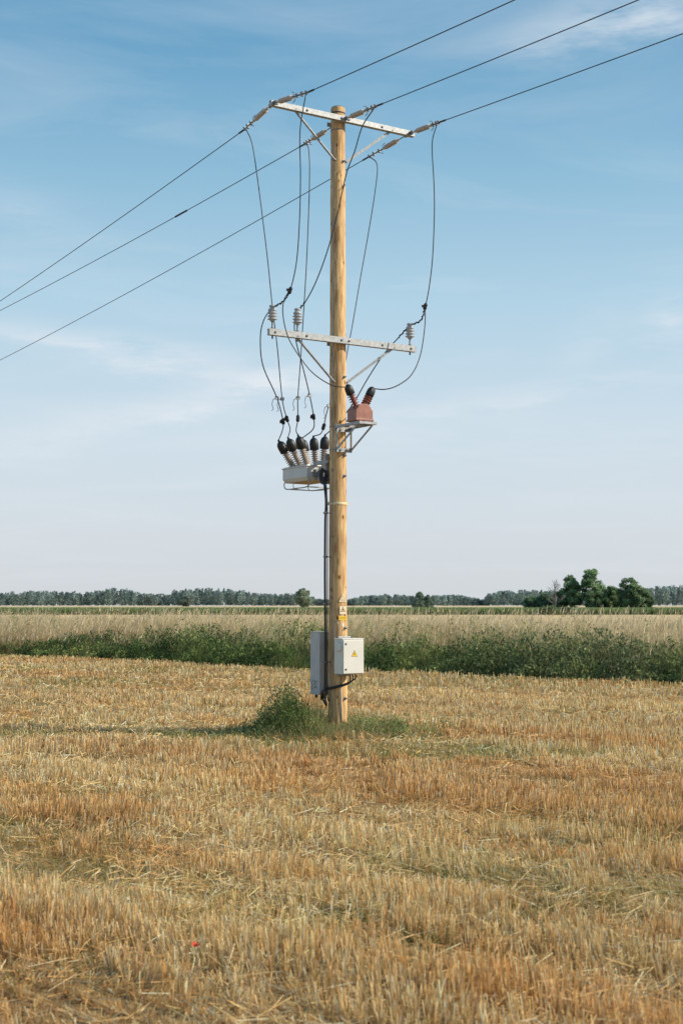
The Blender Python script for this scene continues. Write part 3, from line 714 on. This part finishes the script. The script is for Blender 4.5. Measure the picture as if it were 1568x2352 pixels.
jumper([cl(2,1),sv(992,330,-.05),sv(996,420,0),sv(997,490,.03),sv(993,590,.08),sv(985,660,.12),sv(976,704,.18),sv(966,735,.3),PI[2],sv(915,775,.5),sv(880,815,.55),sv(845,868,.55),sv(812,925,.5),sv(780,965,.42),sv(757,990,.42),tB[2]],L2,(6,),(),(6,9))
J2j=sv(666,667,-.92); J6j=sv(976,704,.18)
jumper([J2j,sv(652,690,-.92),sv(650,725,-.9),sv(662,775,-.85),sv(690,822,-.75),sv(720,858,-.7),sv(760,884,-.68),sv(790,889,-.62),VB[0]],L3)
jumper([J6j,sv(975,750,.15),sv(965,815,.05),sv(945,860,-.1),sv(915,884,-.25),sv(885,894,-.35),VB[1]],L3)

# ------------------------------------------------------------ cabinets
WC=EL*.285; z0,z1=.69+ZO,1.155+ZO; zc=(z0+z1)/2
cab=empty('control_cabinet',tuple(WC+EZ*z0),label="small cream-white electrical cabinet with lightning warning triangle on pole",category="electrical box")
mb=MB(); mb.box(WC+EZ*zc-EL*.012,(.34,.20,z1-z0)); mb.box(EL*.155+EZ*(z1+.012),(.20,.03,.05),mi=1); mb.box(EL*.155+EZ*(z0-.012),(.20,.03,.05),mi=1)
mb.box(WC+EZ*(z1+.006)-EL*.012,(.352,.215,.012))
mb.lathe(WC-EA*.171+EZ*(z1-.10)+EL*.01,-EA,[(.068,0),(.068,.012),(.058,.02),(.05,.021)],24,0)
mkobj('housing',mb,[M_white,M_galv],cab,bevel=.004)
mb=MB(); F=WC+EL*.0985+EZ*zc
mb.box(F,(.326,.018,z1-z0-.016))
door=mkobj('door',mb,[M_white],cab,bevel=.005)
for u,v in ((-.125,.17),(-.125,-.17)):
    mb=MB(); mb.lathe(F+EA*u+EZ*v+EL*.010,EL,[(.014,0),(.014,.004),(.006,.0045)],16,0)
    mkobj('lock',mb,[M_dark],door)
def warn(O,size,off,par,name='warning_sign',mats=None,plate=None,u=EA,n=EL,inner=.80):
    mb=MB(); s=size; hgt=s*.866
    if plate: a,b=plate; mb.poly(O,[(-a,-b),(a,-b),(a,b),(-a,b)],off,2,u,EZ,n); off+=.0015
    T=lambda k:[(-s/2*k,-hgt/3*k),(s/2*k,-hgt/3*k),(0,hgt*2/3*k)]
    mb.poly(O,T(1),off,1,u,EZ,n); mb.poly(O,T(inner),off+.0012,0,u,EZ,n)
    bolt=[(-.03,.30),(.10,.30),(.02,.06),(.12,.06),(-.02,-.22),(-.05,-.20),(-.02,-.02),(-.13,-.02)]
    bolt=[(a*s*.9,(b)*s*.75) for a,b in bolt][::-1]
    mb.poly(O,bolt,off+.0024,1,u,EZ,n)
    return mkobj(name,mb,mats or [M_yellow,M_ink,M_signw],par)
warn(F+EA*.012+EZ*.03,.10,.0105,door,inner=.86)

GC=-EL*.30; g0,g1=.387+ZO,1.235+ZO
gc=empty('equipment_cabinet',tuple(GC+EZ*g0),label="tall narrow grey steel cabinet mounted low on wooden pole",category="electrical box")
mb=MB(); mb.box(GC+EZ*(g0+g1)/2-EA*.01,(.34,.24,g1-g0)); mb.box(GC+EZ*(g1+.006)-EA*.01,(.355,.255,.012))
mb.box(-EL*.155+EZ*(g1-.12),(.2,.04,.05),mi=1); mb.box(-EL*.155+EZ*(g0+.12),(.2,.04,.05),mi=1)
hs=mkobj('housing',mb,[M_grey,M_galv],gc,bevel=.004)
mb=MB(); SC=GC-EA*.183+EZ*(g0+.13)
def scr(pts): return [SC+EL*a+EZ*b for a,b in pts]
for pts in ([(-.09,-.05),(-.04,.0),(.03,.045),(.09,.06)],[(-.08,-.07),(-.02,-.035),(.05,-.02),(.085,-.04)],[(.0,.07),(.02,.02),(.01,-.04)],[(-.09,.0),(-.06,.05),(-.02,.07)]):
    mb.tube(catmull(scr(pts),4),.0022,4)
mkobj('scribble_mark',mb,[M_dark],hs)
for q in (GC-EA*.1+EL*.09,GC-EA*.1-EL*.09,GC-EA*.02):
    mb=MB(); mb.cyl(q+EZ*(g0+.004),q+EZ*(g0-.05),.018,10); mkobj('cable_gland',mb,[M_dark],gc)

mb=MB()
cx=-EA*.205
mb.tube(catmull([EA*-.17-EL*.1+EZ*(TZ0+.02),cx*.95+EZ*3.2,cx+EZ*2.9,cx*1.02+EZ*2.2,cx*.99+EZ*1.4,cx+EZ*.62,cx*.9+EZ*.42,GC-EA*.06+EZ*(g0-.05)],8),.015,8)
mb.tube(catmull([EA*-.16-EL*.06+EZ*(TZ0+.0),cx*.9+EL*.02+EZ*3.15,cx*.93+EL*.03+EZ*2.6,cx*.93+EL*.03+EZ*1.3,cx*.93+EL*.03+EZ*.6,EA*-.1-EL*.05+EZ*.45]),.009,6)
mkobj('conduit_cable',mb,[M_cable],None,label="black cable running down beside a wooden pole",category="cable")
for z in (3.03,2.43,1.79,1.0):
    mb=MB(); mb.bar(-EA*(prad(z)-.01)+EZ*z,-EA*.235+EZ*z,.018,.012,EZ); mb.lathe(cx+EZ*(z-.012),EZ,[(.024,0),(.024,.024)],12)
    mkobj('cable_clip',mb,[M_galvd],pole)
mb=MB(); z_=3.0+ZO
mb.lathe((0,0,z_-.018),EZ,[(prad(z_)+.0045,0),(prad(z_)+.006,.004),(prad(z_)+.006,.032),(prad(z_)+.0045,.036)],32)
mb.box(-EA*.128+EZ*z_,(.05,.03,.045)); mb.box(EA*.11+EL*.07+EZ*z_,(.03,.02,.05))
mkobj('strap',mb,[M_strap],pole)
for zz in (3.66+ZO,3.38+ZO,.35+ZO,1.30+ZO,7.78+ZO,4.75+ZO):
    mb=MB(); r=prad(zz); d=nrm(EL*.9+EA*.25); mb.lathe(d*(r-.004)+EZ*zz,d,[(.026,0),(.026,.006),(.015,.007),(.015,.028),(.009,.029),(.009,.045)],8,0,False)
    mkobj('bolt',mb,[M_galvd],pole)
mb=MB()
g=[(-nrm(EA*.9-EL*.35*1)*(prad(z)+.004)+EZ*z) for z in np.linspace(.25,8.2,30)]
mb.tube(g,.006,5)
mb.tube([EL*.132-EA*.02+EZ*.05,EL*.134-EA*.03+EZ*.4,EL*.134-EA*.035+EZ*.8],.006,5)
mb.tube(catmull([-EA*.10+EL*.08+EZ*(1.56),-EA*.11+EL*.09+EZ*1.35,-EA*.07+EL*.115+EZ*1.33,-EA*.06+EL*.118+EZ*1.5,-EA*.10+EL*.085+EZ*1.56],5),.004,5)
mkobj('earth_wire',mb,[M_galv],pole)
for zz in (VZ-.01,VZ-.33,ARM_T-.13):
    mb=MB(); mb.lathe((0,0,zz),EZ,[(prad(zz)+.002,0),(prad(zz)+.004,.002),(prad(zz)+.004,.012),(prad(zz)+.002,.014)],32)
    mkobj('steel_band',mb,[M_galvd],pole)
mb=MB()
for k,(u,dz) in enumerate(((.04,0),(.0,.02),(-.04,.04))):
    mb.tube(catmull([WC+EA*(u+.05)+EZ*(z0+.01),WC+EA*(u+.05)+EZ*(z0-.07-dz),EL*.17+EA*(u*.3)+EZ*(z0-.14-dz*.6),EL*.14-EA*.12+EZ*(z0-.17-dz*.5),-EA*.20-EL*.06+EZ*(z0-.23-dz*.4),GC-EA*.08+EL*.06*k+EZ*(g0-.07),GC-EA*.08+EL*.06*k+EZ*(g0+.0)],6),.010,6)
mkobj('cabinet_cable',mb,[M_cable],None,label="bundle of black cables linking two pole cabinets",category="cable")

def on_pole(z,a=.0):
    d=nrm(EL+EA*a); return d*(prad(z)+.004)+EZ*z, d, np.cross(EZ,d)
zz=1.695+ZO; O,d,u=on_pole(zz); warn(O,.13,0.002,pole,'warning_sign',[M_orange,M_signw,M_signw],None,u,d,.72)
zz=1.545+ZO; O,d,u=on_pole(zz); warn(O,.085,0.001,pole,'warning_sign',[M_orange,M_dark,M_signw],(.050,.052),u,d,.84)
mb=MB(); O,d,u=on_pole(1.435+ZO); mb.poly(O,[(-.065,-.026),(.065,-.026),(.065,.026),(-.065,.026)],.001,0,u,EZ,d)
for k in range(6):
    a=-.05+k*.0175; mb.poly(O,[(a,-.013),(a+.004,-.013),(a+.004,.013),(a,.013)],.0025,1,u,EZ,d)
    if k%2: mb.poly(O,[(a+.004,.008),(a+.010,.008),(a+.010,.013),(a+.004,.013)],.0025,1,u,EZ,d)
mkobj('number_plate',mb,[M_yellow,M_ink],pole)
mb=MB(); O,d,u=on_pole(1.345+ZO); mb.poly(O,[(-.016,-.022),(.016,-.022),(.016,.022),(-.016,.022)],.001,0,u,EZ,d)
mkobj('paper_tag',mb,[M_signw,M_dark],pole)

# ------------------------------------------------------------ weeds at the foot of the pole
def foot_weeds():
    VS=[];CS=[]
    r=rng
    for i in range(560):
        q=r.random()
        if q<.70: x=r.normal(-.62,.34); y=r.normal(-.12,.30); H_=(.12+.44*math.exp(-((x+.70)/.38)**2))*r.uniform(.35,1.3)
        else: x=r.normal(.50,.40); y=r.normal(-.05,.27); H_=.20*r.uniform(.4,1.4)
        if abs(x)<.16 and y<0: H_=min(H_,.20)
        if i in (0,1,2,3): x=-.98+.03*i;y=.0;H_=.76
        K=42; t=r.uniform(0.05,1,K); sp=.080*(1-t*.6)
        c=np.stack([x+r.normal(0,1,K)*sp,y+r.normal(0,1,K)*sp,t*H_],1)
        hue=(V(.15,.21,.062) if x<.1 else V(.23,.28,.095))*r.uniform(.5,1.4)
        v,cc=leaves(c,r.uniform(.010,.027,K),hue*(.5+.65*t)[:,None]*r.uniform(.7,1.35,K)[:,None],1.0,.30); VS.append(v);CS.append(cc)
    n=16000; x=np.concatenate([r.normal(-.60,.48,n//2),r.normal(.45,.62,n//2)]); y=r.normal(-.12,.40,n)
    tq=vnoise(x*7,y*7,3)
    h=r.uniform(.05,.50,n)*(.35+.9*tq)*np.exp(-((x+.25)/1.15)**2)*np.clip(1.1-np.abs(y)*.8,.2,1)+.03
    k=(np.abs(x)<.16)&(y<0); h=np.where(k,np.minimum(h,.22),h)
    dry=(r.uniform(0,1,n)<.42)[:,None]; col=np.where(dry,V(.76,.60,.32),V(.23,.29,.095))*r.uniform(.6,1.3,n)[:,None]
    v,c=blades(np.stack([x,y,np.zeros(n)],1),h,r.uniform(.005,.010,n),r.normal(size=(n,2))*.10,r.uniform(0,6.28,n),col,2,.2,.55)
    VS.append(v);CS.append(c)
    CS=[np.repeat(c[:,None,:],4,1) if c.ndim==2 else c for c in CS]
    quadmesh('pole_weeds',np.concatenate(VS),np.concatenate(CS),M_grass,label="green weeds and grass around the pole foot",category="weeds",kind="stuff")
foot_weeds()

px_,py_=-.63,-12.76
pp=empty('poppy',(px_,py_,0),label="single small red poppy among golden stubble",category="flower")
mb=MB(); mb.tube([V(px_,py_,0),V(px_+.005,py_,.1),V(px_,py_,.175)],.0018,5); mkobj('stem',mb,[mat('poppy_stem',(.08,.13,.03))],pp)
mb=MB()
for k in range(4):
    a=k*math.pi/2+.3; c=V(px_,py_,.175); d=V(math.cos(a),math.sin(a),0); s=V(-math.sin(a),math.cos(a),0)
    mb.add([c,c+d*.014+s*.012+EZ*.009,c+d*.024+s*.009+EZ*.020,c+d*.024-s*.009+EZ*.020,c+d*.014-s*.012+EZ*.009],[(0,1,2,3,4)])
mkobj('petals',mb,[mat('poppy_red',(.75,.09,.04),.5)],pp)

# ------------------------------------------------------------ light, world, camera
AZ=R(97); ELV=R(32)
sd=Vector((math.sin(AZ)*math.cos(ELV),math.cos(AZ)*math.cos(ELV),math.sin(ELV)))
L=bpy.data.lights.new('sun','SUN'); L.energy=5.0; L.angle=R(.5); L.color=(1,.90,.74)
lo=bpy.data.objects.new('sun',L); lo.rotation_euler=sd.to_track_quat('Z','Y').to_euler(); lo.location=(20,-10,20); COL.objects.link(lo)
w=bpy.data.worlds.new('World'); scene.world=w; w.use_nodes=True; n=w.node_tree.nodes; l=w.node_tree.links
BS=.15
bg=n['Background']; bg.inputs['Strength'].default_value=BS
sky=n.new('ShaderNodeTexSky'); sky.sky_type='NISHITA'; sky.sun_disc=False; sky.sun_elevation=ELV; sky.sun_rotation=AZ
sky.air_density=1.0; sky.dust_density=1.2; sky.ozone_density=1.6; sky.altitude=100
tc=n.new('ShaderNodeTexCoord'); sp=n.new('ShaderNodeSeparateXYZ'); l.new(tc.outputs['Generated'],sp.inputs[0])
def math_(op,a,b=None):
    q=n.new('ShaderNodeMath'); q.operation=op
    for i,v in enumerate((a,b)):
        if v is None: continue
        if isinstance(v,(int,float)): q.inputs[i].default_value=v
        else: l.new(v,q.inputs[i])
    return q.outputs[0]
hz=n.new('ShaderNodeValToRGB'); e=hz.color_ramp.elements
els=[(0,(.66,.70,.745)),(.05,(.67,.725,.785)),(.12,(.63,.74,.825)),(.21,(.46,.665,.80)),(.295,(.28,.52,.70)),(.37,(.155,.385,.595)),(.6,(.09,.27,.48)),(1,(.06,.20,.40))]
while len(e)<len(els): e.new(.5)
for q,(po,co_) in zip(e,els): q.position=po; q.color=(*co_,1)
l.new(sp.outputs['Z'],hz.inputs[0])
vs_=n.new('ShaderNodeVectorMath'); vs_.operation='SCALE'; vs_.inputs['Scale'].default_value=1/BS; l.new(hz.outputs[0],vs_.inputs[0])
sm=n.new('ShaderNodeMix'); sm.data_type='RGBA'; sm.inputs[0].default_value=.9; l.new(sky.outputs[0],sm.inputs[6]); l.new(vs_.outputs[0],sm.inputs[7])
den=math_('ADD',math_('MAXIMUM',sp.outputs['Z'],0.0),.22)
cb=n.new('ShaderNodeCombineXYZ'); l.new(math_('DIVIDE',sp.outputs['X'],den),cb.inputs[0]); l.new(math_('DIVIDE',sp.outputs['Y'],den),cb.inputs[1])
mp=n.new('ShaderNodeMapping'); mp.inputs['Rotation'].default_value=(0,0,R(-28)); mp.inputs['Scale'].default_value=(1.0,2.6,1); mp.inputs['Location'].default_value=(5.3,3.1,0); l.new(cb.outputs[0],mp.inputs['Vector'])
nz=n.new('ShaderNodeTexNoise'); nz.inputs['Scale'].default_value=1.6; nz.inputs['Detail'].default_value=10; nz.inputs['Roughness'].default_value=.6; nz.inputs['Distortion'].default_value=.7
l.new(mp.outputs[0],nz.inputs['Vector'])
cr=n.new('ShaderNodeValToRGB'); cr.color_ramp.elements[0].position=.48; cr.color_ramp.elements[1].position=.85; l.new(nz.outputs['Fac'],cr.inputs[0])
fac=math_('MULTIPLY',cr.outputs[0],.30)
ysafe=math_('MAXIMUM',sp.outputs['Y'],.05)
GX=math_('DIVIDE',sp.outputs['X'],ysafe); GZ=math_('DIVIDE',sp.outputs['Z'],ysafe)
wn=n.new('ShaderNodeTexNoise'); wn.inputs['Scale'].default_value=11; wn.inputs['Detail'].default_value=12; wn.inputs['Roughness'].default_value=.66
wm=n.new('ShaderNodeMapping'); wm.inputs['Scale'].default_value=(1,1,4.0); wm.inputs['Rotation'].default_value=(0,R(8),0); l.new(tc.outputs['Generated'],wm.inputs[0]); l.new(wm.outputs[0],wn.inputs['Vector'])
wob=math_('MULTIPLY',math_('SUBTRACT',wn.outputs['Fac'],.5),.050)
GZ2=math_('ADD',GZ,wob)
wr=n.new('ShaderNodeMapRange'); wr.inputs['From Min'].default_value=.30; wr.inputs['From Max'].default_value=.66; l.new(wn.outputs['Fac'],wr.inputs['Value'])
for X0,Z0,ang,a,b,stg in [(-.105,.170,-10,.055,.009,.58),(-.19,.190,-9,.08,.006,.52),(-.045,.161,4,.028,.007,.70),(.205,.425,14,.075,.016,.72),(.233,.204,8,.018,.010,.70),(-.225,.283,-18,.035,.014,.26),(-.09,.150,14,.07,.008,.42),(.11,.147,8,.12,.006,.45),(.175,.190,48,.024,.012,.25),(-.14,.135,8,.13,.010,.42),(.02,.12,4,.16,.012,.25)]:
    c_,s_=math.cos(R(ang)),math.sin(R(ang))
    dx=math_('SUBTRACT',GX,X0); dz=math_('SUBTRACT',GZ2,Z0)
    u=math_('DIVIDE',math_('ADD',math_('MULTIPLY',dx,c_),math_('MULTIPLY',dz,s_)),a)
    v=math_('DIVIDE',math_('SUBTRACT',math_('MULTIPLY',dz,c_),math_('MULTIPLY',dx,s_)),b)
    r2=math_('ADD',math_('MULTIPLY',u,u),math_('MULTIPLY',v,v))
    g=math_('POWER',2.718,math_('MULTIPLY',r2,-.7))
    fac=math_('ADD',fac,math_('MULTIPLY',math_('MULTIPLY',g,stg),wr.outputs[0]))
fac=math_('MULTIPLY',fac,math_('GREATER_THAN',sp.outputs['Y'],.0))
mx=n.new('ShaderNodeMix'); mx.data_type='RGBA'; l.new(math_('MINIMUM',fac,.85),mx.inputs[0]); l.new(sm.outputs[2],mx.inputs[6]); mx.inputs[7].default_value=(.79/BS,.84/BS,.89/BS,1)
l.new(mx.outputs[2],bg.inputs['Color'])

cam=bpy.data.cameras.new('camera'); co=bpy.data.objects.new('camera',cam); COL.objects.link(co); scene.camera=co
cam.sensor_fit='VERTICAL'; cam.sensor_height=36; cam.lens=50; cam.clip_end=6000; cam.clip_start=.1
co.location=(CAMX,-CAMD,CAMZ); co.rotation_euler=(R(90+3.783),0,0)
cam.dof.use_dof=True; cam.dof.focus_distance=19.5; cam.dof.aperture_fstop=4.0
scene.view_settings.view_transform='Standard'; scene.view_settings.look='None'; scene.view_settings.exposure=0
